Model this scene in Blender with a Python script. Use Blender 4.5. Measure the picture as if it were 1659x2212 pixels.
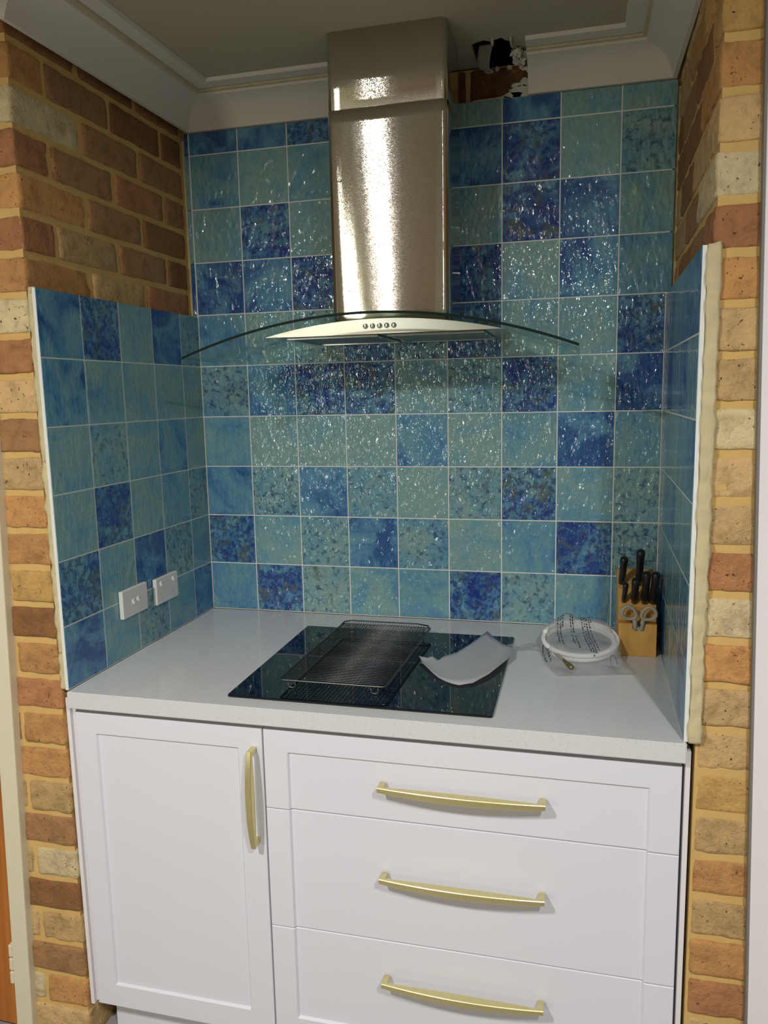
import bpy, bmesh, math, random
from mathutils import Vector, Matrix, noise

# ------------------------------------------------------------------ camera, light, exposure
scene = bpy.context.scene
COL = scene.collection
for o in list(bpy.data.objects):
    bpy.data.objects.remove(o)

CAM_C = Vector((1.12377, -2.18981, 1.57792))
RIGHT = Vector((0.96942, 0.24453, -0.020705))
DOWN = Vector((0.016574, -0.149418, -0.988635))
FWD = Vector((-0.244845, 0.95806, -0.148902))
cd = bpy.data.cameras.new('camera')
cam = bpy.data.objects.new('camera', cd)
COL.objects.link(cam)
m = Matrix.Identity(4)
for i in range(3):
    m[i][0] = RIGHT[i]; m[i][1] = -DOWN[i]; m[i][2] = -FWD[i]; m[i][3] = CAM_C[i]
cam.matrix_world = m
cd.sensor_fit = 'HORIZONTAL'
cd.sensor_width = 36.0
cd.lens = 1680.74 / 1659 * 36.0
cd.clip_start = 0.02
scene.camera = cam

world = bpy.data.worlds.new('world')
scene.world = world
world.use_nodes = True
world.node_tree.nodes['Background'].inputs[0].default_value = (0.9, 0.95, 1.0, 1)
world.node_tree.nodes['Background'].inputs[1].default_value = 0.03

def area(name, loc, size, power, color, rot=(0, 0, 0), shape='DISK', sy=None):
    l = bpy.data.lights.new(name, 'AREA')
    l.shape = shape; l.size = size
    if sy: l.size_y = sy
    l.energy = power; l.color = color
    o = bpy.data.objects.new(name, l); COL.objects.link(o)
    o.location = loc; o.rotation_euler = rot
    return o

CEIL = 2.43
area('ceiling_lamp_light', (0.10, -2.45, 2.37), 0.05, 40, (1.0, 0.98, 0.95), shape='RECTANGLE', sy=.2)
area('ceiling_lamp_light', (1.66, -2.45, 2.37), 0.06, 31, (0.97, 0.98, 1.0), shape='RECTANGLE', sy=.25)
area('room_window_light', (-.95, -4.40, 1.42), .36, 14, (1.0, 0.99, 0.86), (math.radians(90), 0, 0), 'RECTANGLE', .6)

scene.view_settings.view_transform = 'Standard'
scene.view_settings.look = 'None'
scene.view_settings.exposure = 0.08
scene.view_settings.gamma = 1.0
scene.view_settings.use_curve_mapping = False

# ------------------------------------------------------------------ helpers
def lin(c):
    out = []
    for v in c[:3]:
        v = v / 255.0
        out.append(v / 12.92 if v <= 0.04045 else ((v + 0.055) / 1.055) ** 2.4)
    return tuple(out) + (1.0,)

def tag(o, label=None, cat=None, group=None, kind=None):
    if label: o['label'] = label
    if cat: o['category'] = cat
    if group: o['group'] = group
    if kind: o['kind'] = kind
    return o

def empty(name, loc=(0, 0, 0), rz=0.0):
    o = bpy.data.objects.new(name, None)
    COL.objects.link(o); o.location = loc; o.rotation_euler = (0, 0, rz)
    o.empty_display_size = 0.05
    return o

def obj(name, bm, mat, parent=None, smooth=False, loc=None):
    me = bpy.data.meshes.new(name)
    bmesh.ops.recalc_face_normals(bm, faces=bm.faces[:])
    bm.to_mesh(me); bm.free()
    mats = mat if isinstance(mat, (list, tuple)) else [mat]
    for x in mats: me.materials.append(x)
    if smooth:
        for p in me.polygons: p.use_smooth = True
    o = bpy.data.objects.new(name, me)
    COL.objects.link(o)
    if parent: o.parent = parent
    if loc: o.location = loc
    return o

def shade_auto(o, ang=35):
    # smooth with sharp edges by angle
    me = o.data
    bm = bmesh.new(); bm.from_mesh(me)
    for e in bm.edges:
        if len(e.link_faces) == 2:
            e.smooth = e.calc_face_angle(0) < math.radians(ang)
        else:
            e.smooth = False
    bm.to_mesh(me); bm.free()
    for p in me.polygons: p.use_smooth = True
    return o

def box(bm, x0, x1, y0, y1, z0, z1, bev=0.0, seg=2, mi=0):
    r = bmesh.ops.create_cube(bm, size=1.0)
    vs = r['verts']
    for v in vs:
        v.co = Vector((x0 + (v.co.x + .5) * (x1 - x0), y0 + (v.co.y + .5) * (y1 - y0), z0 + (v.co.z + .5) * (z1 - z0)))
    fs = list({f for v in vs for f in v.link_faces})
    for f in fs: f.material_index = mi
    if bev > 0:
        es = list({e for v in vs for e in v.link_edges})
        r = bmesh.ops.bevel(bm, geom=es, offset=bev, segments=seg, profile=0.5, affect='EDGES')
        for f in r['faces']: f.material_index = mi
    return vs

def prism(bm, pts, d0, d1, axis='y', mi=0):
    """extrude 2D polygon. axis y: pts=(x,z); axis x: pts=(y,z); axis z: pts=(x,y)"""
    def mk(p, d):
        if axis == 'y': return (p[0], d, p[1])
        if axis == 'x': return (d, p[0], p[1])
        return (p[0], p[1], d)
    a = [bm.verts.new(mk(p, d0)) for p in pts]
    b = [bm.verts.new(mk(p, d1)) for p in pts]
    n = len(pts)
    fs = [bm.faces.new(a), bm.faces.new(b[::-1])]
    for i in range(n):
        fs.append(bm.faces.new((a[i], b[i], b[(i + 1) % n], a[(i + 1) % n])))
    for f in fs: f.material_index = mi
    return a + b

def tube(bm, pts, r, seg=8, closed=False, caps=True):
    pts = [Vector(p) for p in pts]
    n = len(pts)
    rings = []
    up = None
    for i, p in enumerate(pts):
        if closed: t = pts[(i + 1) % n] - pts[i - 1]
        else: t = pts[min(i + 1, n - 1)] - pts[max(i - 1, 0)]
        t.normalize()
        if up is None:
            up = Vector((0, 0, 1)) if abs(t.z) < .9 else Vector((1, 0, 0))
        up = (up - t * up.dot(t))
        if up.length < 1e-5: up = t.orthogonal()
        up.normalize()
        s = t.cross(up)
        rr = r[i] if isinstance(r, (list, tuple)) else r
        rings.append([bm.verts.new(p + (up * math.cos(a) + s * math.sin(a)) * rr) for a in [2 * math.pi * k / seg for k in range(seg)]])
    m_ = n if closed else n - 1
    for i in range(m_):
        a = rings[i]; b = rings[(i + 1) % n]
        for k in range(seg):
            bm.faces.new((a[k], a[(k + 1) % seg], b[(k + 1) % seg], b[k]))
    if not closed and caps:
        bm.faces.new(rings[0][::-1]); bm.faces.new(rings[-1])

def lathe(bm, prof, origin, axis, seg=20, sx=1.0, sy=1.0):
    """prof: list of (r, t) along axis"""
    axis = Vector(axis).normalized()
    a = axis.cross(Vector((1, 0, 0)))
    if a.length < 1e-3: a = axis.cross(Vector((0, 1, 0)))
    a.normalize(); b = axis.cross(a)
    origin = Vector(origin)
    rings = []
    for r, t in prof:
        rings.append([bm.verts.new(origin + axis * t + (a * math.cos(w) * sx + b * math.sin(w) * sy) * max(r, 1e-5)) for w in [2 * math.pi * k / seg for k in range(seg)]])
    for i in range(len(rings) - 1):
        for k in range(seg):
            bm.faces.new((rings[i][k], rings[i][(k + 1) % seg], rings[i + 1][(k + 1) % seg], rings[i + 1][k]))
    bm.faces.new(rings[0][::-1]); bm.faces.new(rings[-1])

# ------------------------------------------------------------------ materials
def new_mat(name):
    mt = bpy.data.materials.new(name); mt.use_nodes = True
    nt = mt.node_tree
    return mt, nt, nt.nodes['Principled BSDF']

def N(nt, t, **kw):
    n = nt.nodes.new(t)
    for k, v in kw.items():
        if k == 'inp':
            for a, b in v.items(): n.inputs[a].default_value = b
        else: setattr(n, k, v)
    return n

def ramp(nt, stops, interp='LINEAR'):
    n = nt.nodes.new('ShaderNodeValToRGB')
    cr = n.color_ramp; cr.interpolation = interp
    while len(cr.elements) < len(stops): cr.elements.new(0.5)
    for e, (p, c) in zip(cr.elements, stops):
        e.position = p
        e.color = c if isinstance(c, tuple) else (c, c, c, 1)
    return n

def simple(name, col, rough=.5, metal=0.0, nscale=None, namt=.06, bump=0.0, bscale=60, spec=.5, coat=0.0):
    mt, nt, b = new_mat(name)
    b.inputs['Roughness'].default_value = rough
    b.inputs['Metallic'].default_value = metal
    b.inputs['Specular IOR Level'].default_value = spec
    b.inputs['Coat Weight'].default_value = coat
    tc = N(nt, 'ShaderNodeTexCoord')
    no = N(nt, 'ShaderNodeTexNoise', inp={'Scale': nscale or 8.0, 'Detail': 4.0})
    nt.links.new(tc.outputs['Object'], no.inputs['Vector'])
    mx = N(nt, 'ShaderNodeMix', data_type='RGBA')
    c = Vector(col[:3])
    mx.inputs['A'].default_value = tuple(c * (1 - namt)) + (1,)
    mx.inputs['B'].default_value = tuple(c * (1 + namt)) + (1,)
    nt.links.new(no.outputs['Fac'], mx.inputs['Factor'])
    nt.links.new(mx.outputs['Result'], b.inputs['Base Color'])
    if bump > 0:
        n2 = N(nt, 'ShaderNodeTexNoise', inp={'Scale': bscale, 'Detail': 3.0})
        nt.links.new(tc.outputs['Object'], n2.inputs['Vector'])
        bp = N(nt, 'ShaderNodeBump', inp={'Strength': bump, 'Distance': .001})
        nt.links.new(n2.outputs['Fac'], bp.inputs['Height'])
        nt.links.new(bp.outputs['Normal'], b.inputs['Normal'])
    return mt

M = {}
M['cabinet'] = simple('satin_white_paint', lin((226, 226, 233)), .42, namt=.01)
M['panel_white'] = simple('panel_white', lin((232, 228, 228)), .45, namt=.01)
M['plaster'] = simple('cream_plaster', lin((205, 200, 188)), .75, namt=.05, nscale=14, bump=.2, bscale=120)
M['cornice'] = simple('cornice_white', lin((215, 210, 198)), .7, namt=.04, nscale=6)
M['bead'] = simple('old_plaster_edge', lin((192, 180, 148)), .8, namt=.25, nscale=40, bump=.6, bscale=200)
M['ceiling'] = simple('ceiling_paint', lin((178, 170, 146)), .8, namt=.03, nscale=30)
M['dark'] = simple('dark_void', (.012, .011, .01, 1), .9)  # near-black colour that puts shade into the roof cavity and knife pocket
M['gold'] = simple('brushed_brass', lin((224, 213, 158)), .38, 1.0, nscale=90, namt=.08)
M['chrome'] = simple('chrome', (.7, .7, .7, 1), .12, 1.0)
M['outlet'] = simple('white_plastic', lin((226, 224, 218)), .35, namt=.01)
M['black'] = simple('black_handle_plastic', (.012, .012, .014, 1), .22, spec=.6)
M['grey_plastic'] = simple('grey_scissor_plastic', lin((156, 152, 138)), .45)
M['wire'] = simple('dark_wire', (.05, .05, .055, 1), .35, .8)
M['wire_steel'] = simple('steel_wire', (.22, .21, .20, 1), .42, 1.0)
M['hose'] = simple('white_hose', lin((236, 234, 230)), .4, namt=.03)
M['connector'] = simple('brass_connector', lin((140, 126, 84)), .4, .7)
M['cream_paint'] = simple('cream_gloss_paint', lin((222, 214, 186)), .4, namt=.03, nscale=12)
M['print'] = simple('grey_print', (.06, .06, .07, 1), .6)
M['filter'] = simple('filter_metal', lin((120, 128, 120)), .35, .8)
M['glass_edge'] = simple('glass_edge', (.006, .018, .016, 1), .12)
M['slot'] = simple('slot_grey', lin((180, 178, 170)), .6)
M['room_wall'] = simple('room_wall_paint', lin((174, 168, 154)), .8, namt=.03)
M['curtain_green'] = simple('curtain_green', lin((190, 185, 110)), .9, namt=.15, nscale=5)  # for the unseen folds added to tint the chimney's reflections
M['curtain_taupe'] = simple('curtain_taupe', lin((160, 135, 110)), .9, namt=.15, nscale=5)
M['grey_edge'] = simple('grey_board_edge', lin((120, 118, 112)), .6)

# wood
def wood(name, c1, c2, scale=(60, 60, 3), rough=.5):
    mt, nt, b = new_mat(name)
    tc = N(nt, 'ShaderNodeTexCoord'); mp = N(nt, 'ShaderNodeMapping')
    mp.inputs['Scale'].default_value = scale
    no = N(nt, 'ShaderNodeTexNoise', inp={'Scale': 1.0, 'Detail': 6.0, 'Distortion': .4})
    rp = ramp(nt, [(.3, c1), (.7, c2)])
    nt.links.new(tc.outputs['Object'], mp.inputs['Vector']); nt.links.new(mp.outputs['Vector'], no.inputs['Vector'])
    nt.links.new(no.outputs['Fac'], rp.inputs['Fac']); nt.links.new(rp.outputs['Color'], b.inputs['Base Color'])
    b.inputs['Roughness'].default_value = rough
    return mt
M['block_wood'] = wood('beech_wood', lin((196, 142, 66)), lin((214, 166, 88)), (40, 40, 6), .45)
M['door_wood'] = wood('varnished_door_wood', lin((160, 92, 30)), lin((190, 116, 44)), (40, 40, 2), .3)

# tiles: attribute 'tcol' R = blueness, G = mottling, B = random offset
def tile_mat(name, relief):
    mt, nt, b = new_mat(name)
    L = nt.links.new
    at = N(nt, 'ShaderNodeAttribute', attribute_name='tcol')
    sp = N(nt, 'ShaderNodeSeparateColor'); L(at.outputs['Color'], sp.inputs['Color'])
    tc = N(nt, 'ShaderNodeTexCoord')
    sc = N(nt, 'ShaderNodeVectorMath', operation='SCALE'); sc.inputs['Scale'].default_value = 37.0
    cb = N(nt, 'ShaderNodeCombineXYZ')
    L(sp.outputs['Blue'], cb.inputs['X']); L(sp.outputs['Blue'], cb.inputs['Y']); L(sp.outputs['Blue'], cb.inputs['Z'])
    L(cb.outputs['Vector'], sc.inputs[0])
    ad = N(nt, 'ShaderNodeVectorMath', operation='ADD'); L(tc.outputs['Object'], ad.inputs[0]); L(sc.outputs['Vector'], ad.inputs[1])
    V = ad.outputs['Vector']
    # low cloudy
    n0 = N(nt, 'ShaderNodeTexNoise', inp={'Scale': 9.0, 'Detail': 5.0, 'Roughness': .6, 'Distortion': .8}); L(V, n0.inputs['Vector'])
    # mottle
    n1 = N(nt, 'ShaderNodeTexNoise', inp={'Scale': 58.0, 'Detail': 8.0, 'Roughness': .70, 'Distortion': .5}); L(V, n1.inputs['Vector'])
    n2 = N(nt, 'ShaderNodeTexNoise', inp={'Scale': 22.0, 'Detail': 6.0, 'Roughness': .65, 'Distortion': 1.0}); 
    mp2 = N(nt, 'ShaderNodeMapping'); mp2.inputs['Location'].default_value = (3.3, 7.1, 1.9); L(V, mp2.inputs['Vector']); L(mp2.outputs['Vector'], n2.inputs['Vector'])
    nf = N(nt, 'ShaderNodeTexNoise', inp={'Scale': 130.0, 'Detail': 4.0, 'Roughness': .6}); L(V, nf.inputs['Vector'])
    def math_(op, a, bb, clamp=False):
        n = N(nt, 'ShaderNodeMath', operation=op); n.use_clamp = clamp
        for i, s in enumerate((a, bb)):
            if hasattr(s, 'default_value') or hasattr(s, 'links'): L(s, n.inputs[i])
            else: n.inputs[i].default_value = s
        return n.outputs[0]
    R, G = sp.outputs['Red'], sp.outputs['Green']
    # base between teal and sky blue, shifted by clouds
    c0 = math_('MULTIPLY', math_('SUBTRACT', n0.outputs['Fac'], .5), 2.2)
    f0 = math_('ADD', R, c0, True)
    base = ramp(nt, [(0.0, lin((134, 168, 164))), (.35, lin((114, 160, 170))), (.7, lin((90, 142, 174))), (1.0, lin((50, 92, 146)))])
    L(f0, base.inputs['Fac'])
    # mottling: a slate ground spreading into navy, threshold depends on G
    th = math_('SUBTRACT', .745, math_('MULTIPLY', G, .30))
    m1 = math_('MULTIPLY', math_('SUBTRACT', n1.outputs['Fac'], th), 9.0, True)
    nv = math_('ADD', math_('MULTIPLY', math_('SUBTRACT', R, .30), 1.7), math_('MULTIPLY', math_('SUBTRACT', n0.outputs['Fac'], .5), 4.0), True)
    sn = N(nt, 'ShaderNodeMix', data_type='RGBA'); sn.inputs['A'].default_value = lin((58, 92, 122)); sn.inputs['B'].default_value = lin((32, 56, 132))
    L(nv, sn.inputs['Factor'])
    navy = N(nt, 'ShaderNodeMix', data_type='RGBA'); L(sn.outputs['Result'], navy.inputs['B'])
    L(base.outputs['Color'], navy.inputs['A']); L(math_('MULTIPLY', m1, .94), navy.inputs['Factor'])
    # olive patches
    th2 = math_('SUBTRACT', .76, math_('MULTIPLY', G, .24))
    m2 = math_('MULTIPLY', math_('SUBTRACT', n2.outputs['Fac'], th2), 9.0, True)
    ol = N(nt, 'ShaderNodeMix', data_type='RGBA'); ol.inputs['B'].default_value = lin((88, 100, 88))
    L(navy.outputs['Result'], ol.inputs['A']); L(math_('MULTIPLY', m2, math_('MULTIPLY', G, .75)), ol.inputs['Factor'])
    fine = N(nt, 'ShaderNodeMix', data_type='RGBA', blend_type='MULTIPLY'); fine.inputs['Factor'].default_value = .5
    fr = ramp(nt, [(.3, .72), (.7, 1.18)]); L(nf.outputs['Fac'], fr.inputs['Fac'])
    L(ol.outputs['Result'], fine.inputs['A']); L(fr.outputs['Color'], fine.inputs['B'])
    L(fine.outputs['Result'], b.inputs['Base Color'])
    b.inputs['Roughness'].default_value = .03
    b.inputs['Specular IOR Level'].default_value = .6
    # relief
    mpb = N(nt, 'ShaderNodeMapping'); mpb.inputs['Rotation'].default_value = (0, .7, 0); mpb.inputs['Scale'].default_value = (1.0, 1.0, .45)
    L(V, mpb.inputs['Vector'])
    r1 = N(nt, 'ShaderNodeTexNoise', inp={'Scale': 110.0, 'Detail': 2.0, 'Roughness': .5, 'Distortion': .6}); L(mpb.outputs['Vector'], r1.inputs['Vector'])
    r2 = N(nt, 'ShaderNodeTexNoise', inp={'Scale': 55.0, 'Detail': 1.0}); L(mpb.outputs['Vector'], r2.inputs['Vector'])
    hsum = math_('ADD', math_('MULTIPLY', r1.outputs['Fac'], .35), math_('MULTIPLY', r2.outputs['Fac'], 1.0))
    bp = N(nt, 'ShaderNodeBump', inp={'Strength': 1.0, 'Distance': relief}); L(hsum, bp.inputs['Height'])
    L(bp.outputs['Normal'], b.inputs['Normal'])
    return mt
M['tile'] = tile_mat('glazed_blue_tile', .0062)
M['tile_side'] = tile_mat('glazed_blue_tile_smooth', .0018)
M['grout'] = simple('pale_grout', lin((226, 226, 218)), .8, namt=.08, nscale=60)
M['tile_edge'] = simple('tile_edge', lin((178, 190, 192)), .6, namt=.2, nscale=50)

def brick_mat():
    mt, nt, b = new_mat('sandy_brick')
    L = nt.links.new
    at = N(nt, 'ShaderNodeAttribute', attribute_name='bcol')
    tc = N(nt, 'ShaderNodeTexCoord')
    n1 = N(nt, 'ShaderNodeTexNoise', inp={'Scale': 28.0, 'Detail': 6.0, 'Roughness': .65, 'Distortion': .5}); L(tc.outputs['Object'], n1.inputs['Vector'])
    r1 = ramp(nt, [(.28, lin((205, 198, 184))), (.5, (1, 1, 1, 1)), (.75, (1.25, 1.22, 1.15, 1))]); L(n1.outputs['Fac'], r1.inputs['Fac'])
    mu = N(nt, 'ShaderNodeMix', data_type='RGBA', blend_type='MULTIPLY'); mu.inputs['Factor'].default_value = .9
    L(at.outputs['Color'], mu.inputs['A']); L(r1.outputs['Color'], mu.inputs['B'])
    # pale dusting
    n2 = N(nt, 'ShaderNodeTexNoise', inp={'Scale': 60.0, 'Detail': 5.0, 'Roughness': .7}); L(tc.outputs['Object'], n2.inputs['Vector'])
    r2 = ramp(nt, [(.62, 0.0), (.75, 1.0)]); L(n2.outputs['Fac'], r2.inputs['Fac'])
    m2 = N(nt, 'ShaderNodeMix', data_type='RGBA'); m2.inputs['B'].default_value = lin((222, 190, 140))
    L(mu.outputs['Result'], m2.inputs['A']); 
    k = N(nt, 'ShaderNodeMath', operation='MULTIPLY'); k.inputs[1].default_value = .5; L(r2.outputs['Color'], k.inputs[0]); L(k.outputs[0], m2.inputs['Factor'])
    # dark pits
    vo = N(nt, 'ShaderNodeTexNoise', inp={'Scale': 150.0, 'Detail': 2.0}); L(tc.outputs['Object'], vo.inputs['Vector'])
    r3 = ramp(nt, [(.27, 1.0), (.33, 0.0)]); L(vo.outputs['Fac'], r3.inputs['Fac'])
    m3 = N(nt, 'ShaderNodeMix', data_type='RGBA'); m3.inputs['B'].default_value = lin((92, 56, 34))
    L(m2.outputs['Result'], m3.inputs['A']); L(r3.outputs['Color'], m3.inputs['Factor'])
    L(m3.outputs['Result'], b.inputs['Base Color'])
    b.inputs['Roughness'].default_value = .85
    n4 = N(nt, 'ShaderNodeTexNoise', inp={'Scale': 120.0, 'Detail': 5.0, 'Roughness': .7}); L(tc.outputs['Object'], n4.inputs['Vector'])
    bp = N(nt, 'ShaderNodeBump', inp={'Strength': 1.0, 'Distance': .005}); L(n4.outputs['Fac'], bp.inputs['Height']); L(bp.outputs['Normal'], b.inputs['Normal'])
    return mt
M['brick'] = brick_mat()
M['mortar'] = simple('yellow_mortar', lin((208, 172, 104)), .9, namt=.12, nscale=30, bump=.8, bscale=90)
M['mortar_pale'] = simple('pale_render', lin((202, 188, 146)), .9, namt=.16, nscale=40, bump=.9, bscale=120)

def quartz():
    mt, nt, b = new_mat('speckled_quartz')
    L = nt.links.new
    tc = N(nt, 'ShaderNodeTexCoord')
    n = N(nt, 'ShaderNodeTexNoise', inp={'Scale': 330.0, 'Detail': 2.0}); L(tc.outputs['Object'], n.inputs['Vector'])
    r = ramp(nt, [(.28, lin((188, 184, 172))), (.35, lin((214, 214, 213))), (.68, lin((217, 217, 216))), (.76, lin((224, 223, 220)))])
    L(n.outputs['Fac'], r.inputs['Fac']); L(r.outputs['Color'], b.inputs['Base Color'])
    b.inputs['Roughness'].default_value = .16
    return mt
M['quartz'] = quartz()

def steel():
    mt, nt, b = new_mat('brushed_steel')
    L = nt.links.new
    b.inputs['Metallic'].default_value = 1.0
    b.inputs['Base Color'].default_value = (.74, .71, .63, 1)
    b.inputs['Roughness'].default_value = .07
    b.inputs['Anisotropic'].default_value = 0.0
    # fine horizontal brush lines: each tilts the normal up or down a little
    tc = N(nt, 'ShaderNodeTexCoord'); sx = N(nt, 'ShaderNodeSeparateXYZ'); L(tc.outputs['Object'], sx.inputs[0])
    ml = N(nt, 'ShaderNodeMath', operation='MULTIPLY'); ml.inputs[1].default_value = 9000.0; L(sx.outputs['Z'], ml.inputs[0])
    fl = N(nt, 'ShaderNodeMath', operation='FLOOR'); L(ml.outputs[0], fl.inputs[0])
    mx_ = N(nt, 'ShaderNodeMath', operation='MULTIPLY'); mx_.inputs[1].default_value = 700.0; L(sx.outputs['X'], mx_.inputs[0])
    fx = N(nt, 'ShaderNodeMath', operation='FLOOR'); L(mx_.outputs[0], fx.inputs[0])
    cw = N(nt, 'ShaderNodeCombineXYZ'); L(fx.outputs[0], cw.inputs['X']); L(fl.outputs[0], cw.inputs['Y'])
    wn = N(nt, 'ShaderNodeTexWhiteNoise', noise_dimensions='2D'); L(cw.outputs[0], wn.inputs['Vector'])
    # slow waviness of the sheet across its width
    wv = N(nt, 'ShaderNodeTexNoise', noise_dimensions='1D', inp={'Scale': 22.0, 'Detail': 3.0}); L(sx.outputs['X'], wv.inputs['W'])
    def mad(o, a, b_):
        n = N(nt, 'ShaderNodeMath', operation='MULTIPLY_ADD'); n.inputs[1].default_value = a; n.inputs[2].default_value = b_; L(o, n.inputs[0]); return n.outputs[0]
    cx = N(nt, 'ShaderNodeCombineXYZ'); L(mad(wn.outputs['Value'], .40, -.20), cx.inputs['Z']); L(mad(wv.outputs['Fac'], .016, -.008), cx.inputs['X'])
    ge = N(nt, 'ShaderNodeNewGeometry')
    ad = N(nt, 'ShaderNodeVectorMath', operation='ADD'); L(ge.outputs['Normal'], ad.inputs[0]); L(cx.outputs[0], ad.inputs[1])
    nz = N(nt, 'ShaderNodeVectorMath', operation='NORMALIZE'); L(ad.outputs[0], nz.inputs[0]); L(nz.outputs[0], b.inputs['Normal'])
    return mt
M['steel'] = steel()
M['steel_plain'] = simple('satin_steel', (.60, .58, .50, 1), .28, 1.0, nscale=4, namt=.05)

def thin_glass(name, tint, ior=1.5, diffuse=0.0, rough=.02, dcol=(.8, .8, .8, 1), bump=0):
    mt, nt, b = new_mat(name)
    L = nt.links.new
    nt.nodes.remove(b)
    out = nt.nodes['Material Output']
    tr = N(nt, 'ShaderNodeBsdfTransparent'); tr.inputs['Color'].default_value = tint
    gl = N(nt, 'ShaderNodeBsdfGlossy'); gl.inputs['Roughness'].default_value = rough
    lw = N(nt, 'ShaderNodeLayerWeight'); lw.inputs['Blend'].default_value = .5
    pw = N(nt, 'ShaderNodeMath', operation='POWER'); pw.inputs[1].default_value = 5.0; L(lw.outputs['Facing'], pw.inputs[0])
    f0 = ((ior - 1) / (ior + 1)) ** 2
    fr = N(nt, 'ShaderNodeMath', operation='MULTIPLY_ADD'); fr.inputs[1].default_value = 1 - f0; fr.inputs[2].default_value = f0; L(pw.outputs[0], fr.inputs[0])
    m1 = N(nt, 'ShaderNodeMixShader'); L(fr.outputs[0], m1.inputs[0]); 
    src = tr.outputs[0]
    if diffuse > 0:
        df = N(nt, 'ShaderNodeBsdfDiffuse'); df.inputs['Color'].default_value = dcol
        tl = N(nt, 'ShaderNodeBsdfTranslucent'); tl.inputs['Color'].default_value = dcol
        md = N(nt, 'ShaderNodeMixShader'); md.inputs[0].default_value = .45; L(df.outputs[0], md.inputs[1]); L(tl.outputs[0], md.inputs[2])
        m2 = N(nt, 'ShaderNodeMixShader'); m2.inputs[0].default_value = diffuse
        L(tr.outputs[0], m2.inputs[1]); L(md.outputs[0], m2.inputs[2]); src = m2.outputs[0]
    L(src, m1.inputs[1]); L(gl.outputs[0], m1.inputs[2]); L(m1.outputs[0], out.inputs['Surface'])
    if bump:
        tc = N(nt, 'ShaderNodeTexCoord')
        no = N(nt, 'ShaderNodeTexNoise', inp={'Scale': 45.0, 'Detail': 4.0, 'Distortion': 1.0}); L(tc.outputs['Object'], no.inputs['Vector'])
        bp = N(nt, 'ShaderNodeBump', inp={'Strength': bump, 'Distance': .004}); L(no.outputs['Fac'], bp.inputs['Height'])
        L(bp.outputs['Normal'], gl.inputs['Normal']); L(bp.outputs['Normal'], lw.inputs['Normal'])
    return mt
M['glass'] = thin_glass('hood_glass', (.90, .95, .93, 1))
M['film'] = thin_glass('clear_film', (.93, .93, .93, 1), 1.45, .33, .12, (.85, .85, .85, 1), .8)
M['vellum'] = thin_glass('frosted_sheet', (.85, .86, .87, 1), 1.2, .88, .4, (.80, .80, .82, 1))

def cook_glass():
    mt, nt, b = new_mat('black_ceramic_glass')
    b.inputs['Base Color'].default_value = (.004, .007, .010, 1)
    b.inputs['Roughness'].default_value = .035
    b.inputs['Specular IOR Level'].default_value = .5
    return mt
M['cook'] = cook_glass()

# ------------------------------------------------------------------ dimensions
P = .151
XR = 1.3285
SL = .0146                      # the alcove's slight skew: x shifts by SL*y
ROW = [.92] + [1.0692 + P * j for j in range(9)]      # horizontal joints
TOPB = 2.3395
COLX = [0.0] + [.0010 + P * i for i in range(1, 9)] + [XR]
YC = [0.0] + [-(.1098 + P * i) for i in range(4)] + [-.7138]
FY = -.715

# ------------------------------------------------------------------ structure: bricks
BR = {
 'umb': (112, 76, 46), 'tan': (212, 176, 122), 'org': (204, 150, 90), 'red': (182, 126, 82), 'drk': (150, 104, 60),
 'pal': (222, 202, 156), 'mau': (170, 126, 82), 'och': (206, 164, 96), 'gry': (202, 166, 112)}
def brick_box(bm, lay, x0, x1, y0, y1, z0, z1, col, seed, cuts=9, r=.007, amp=.0028):
    rng = random.Random(seed)
    tmp = bmesh.new()
    bmesh.ops.create_cube(tmp, size=1.0)
    bmesh.ops.subdivide_edges(tmp, edges=tmp.edges[:], cuts=cuts, use_grid_fill=True)
    c = Vector(((x0 + x1) / 2, (y0 + y1) / 2, (z0 + z1) / 2)); h = Vector(((x1 - x0) / 2, (y1 - y0) / 2, (z1 - z0) / 2))
    off = Vector((seed * 1.37, seed * .71, seed * 2.11))
    rc = Vector(BR[col]) * rng.uniform(.93, 1.05)
    cc = lin(tuple(min(255, v) for v in rc))
    vm = {}
    for v in tmp.verts:
        # ease grid towards the edges so the rounding has points
        q = Vector([math.copysign(1 - (1 - min(1, abs(a * 2))) ** 1.4, a) for a in v.co])
        p = Vector((q[0] * h[0], q[1] * h[1], q[2] * h[2]))
        inner = Vector([max(-(h[i] - r), min(h[i] - r, p[i])) for i in range(3)])
        d = p - inner
        if d.length > 1e-7:
            p = inner + d.normalized() * r
            nrm = d.normalized()
        else: nrm = Vector((0, 0, 0))
        w = c + p
        n = noise.noise((w + off) * 38) * amp + noise.noise((w + off) * 120) * amp * .55
        vm[v] = bm.verts.new(w + nrm * (n - amp * .4))
    for f in tmp.faces:
        nf = bm.faces.new([vm[v] for v in f.verts]); nf.smooth = True
        for lp in nf.loops: lp[lay] = cc
    tmp.free()

JO = [2.149 + .0858 * n for n in range(-26, 5)]
def course_z(n): return 2.149 + .0858 * n + .0055, 2.149 + .0858 * (n + 1) - .0055

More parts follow.
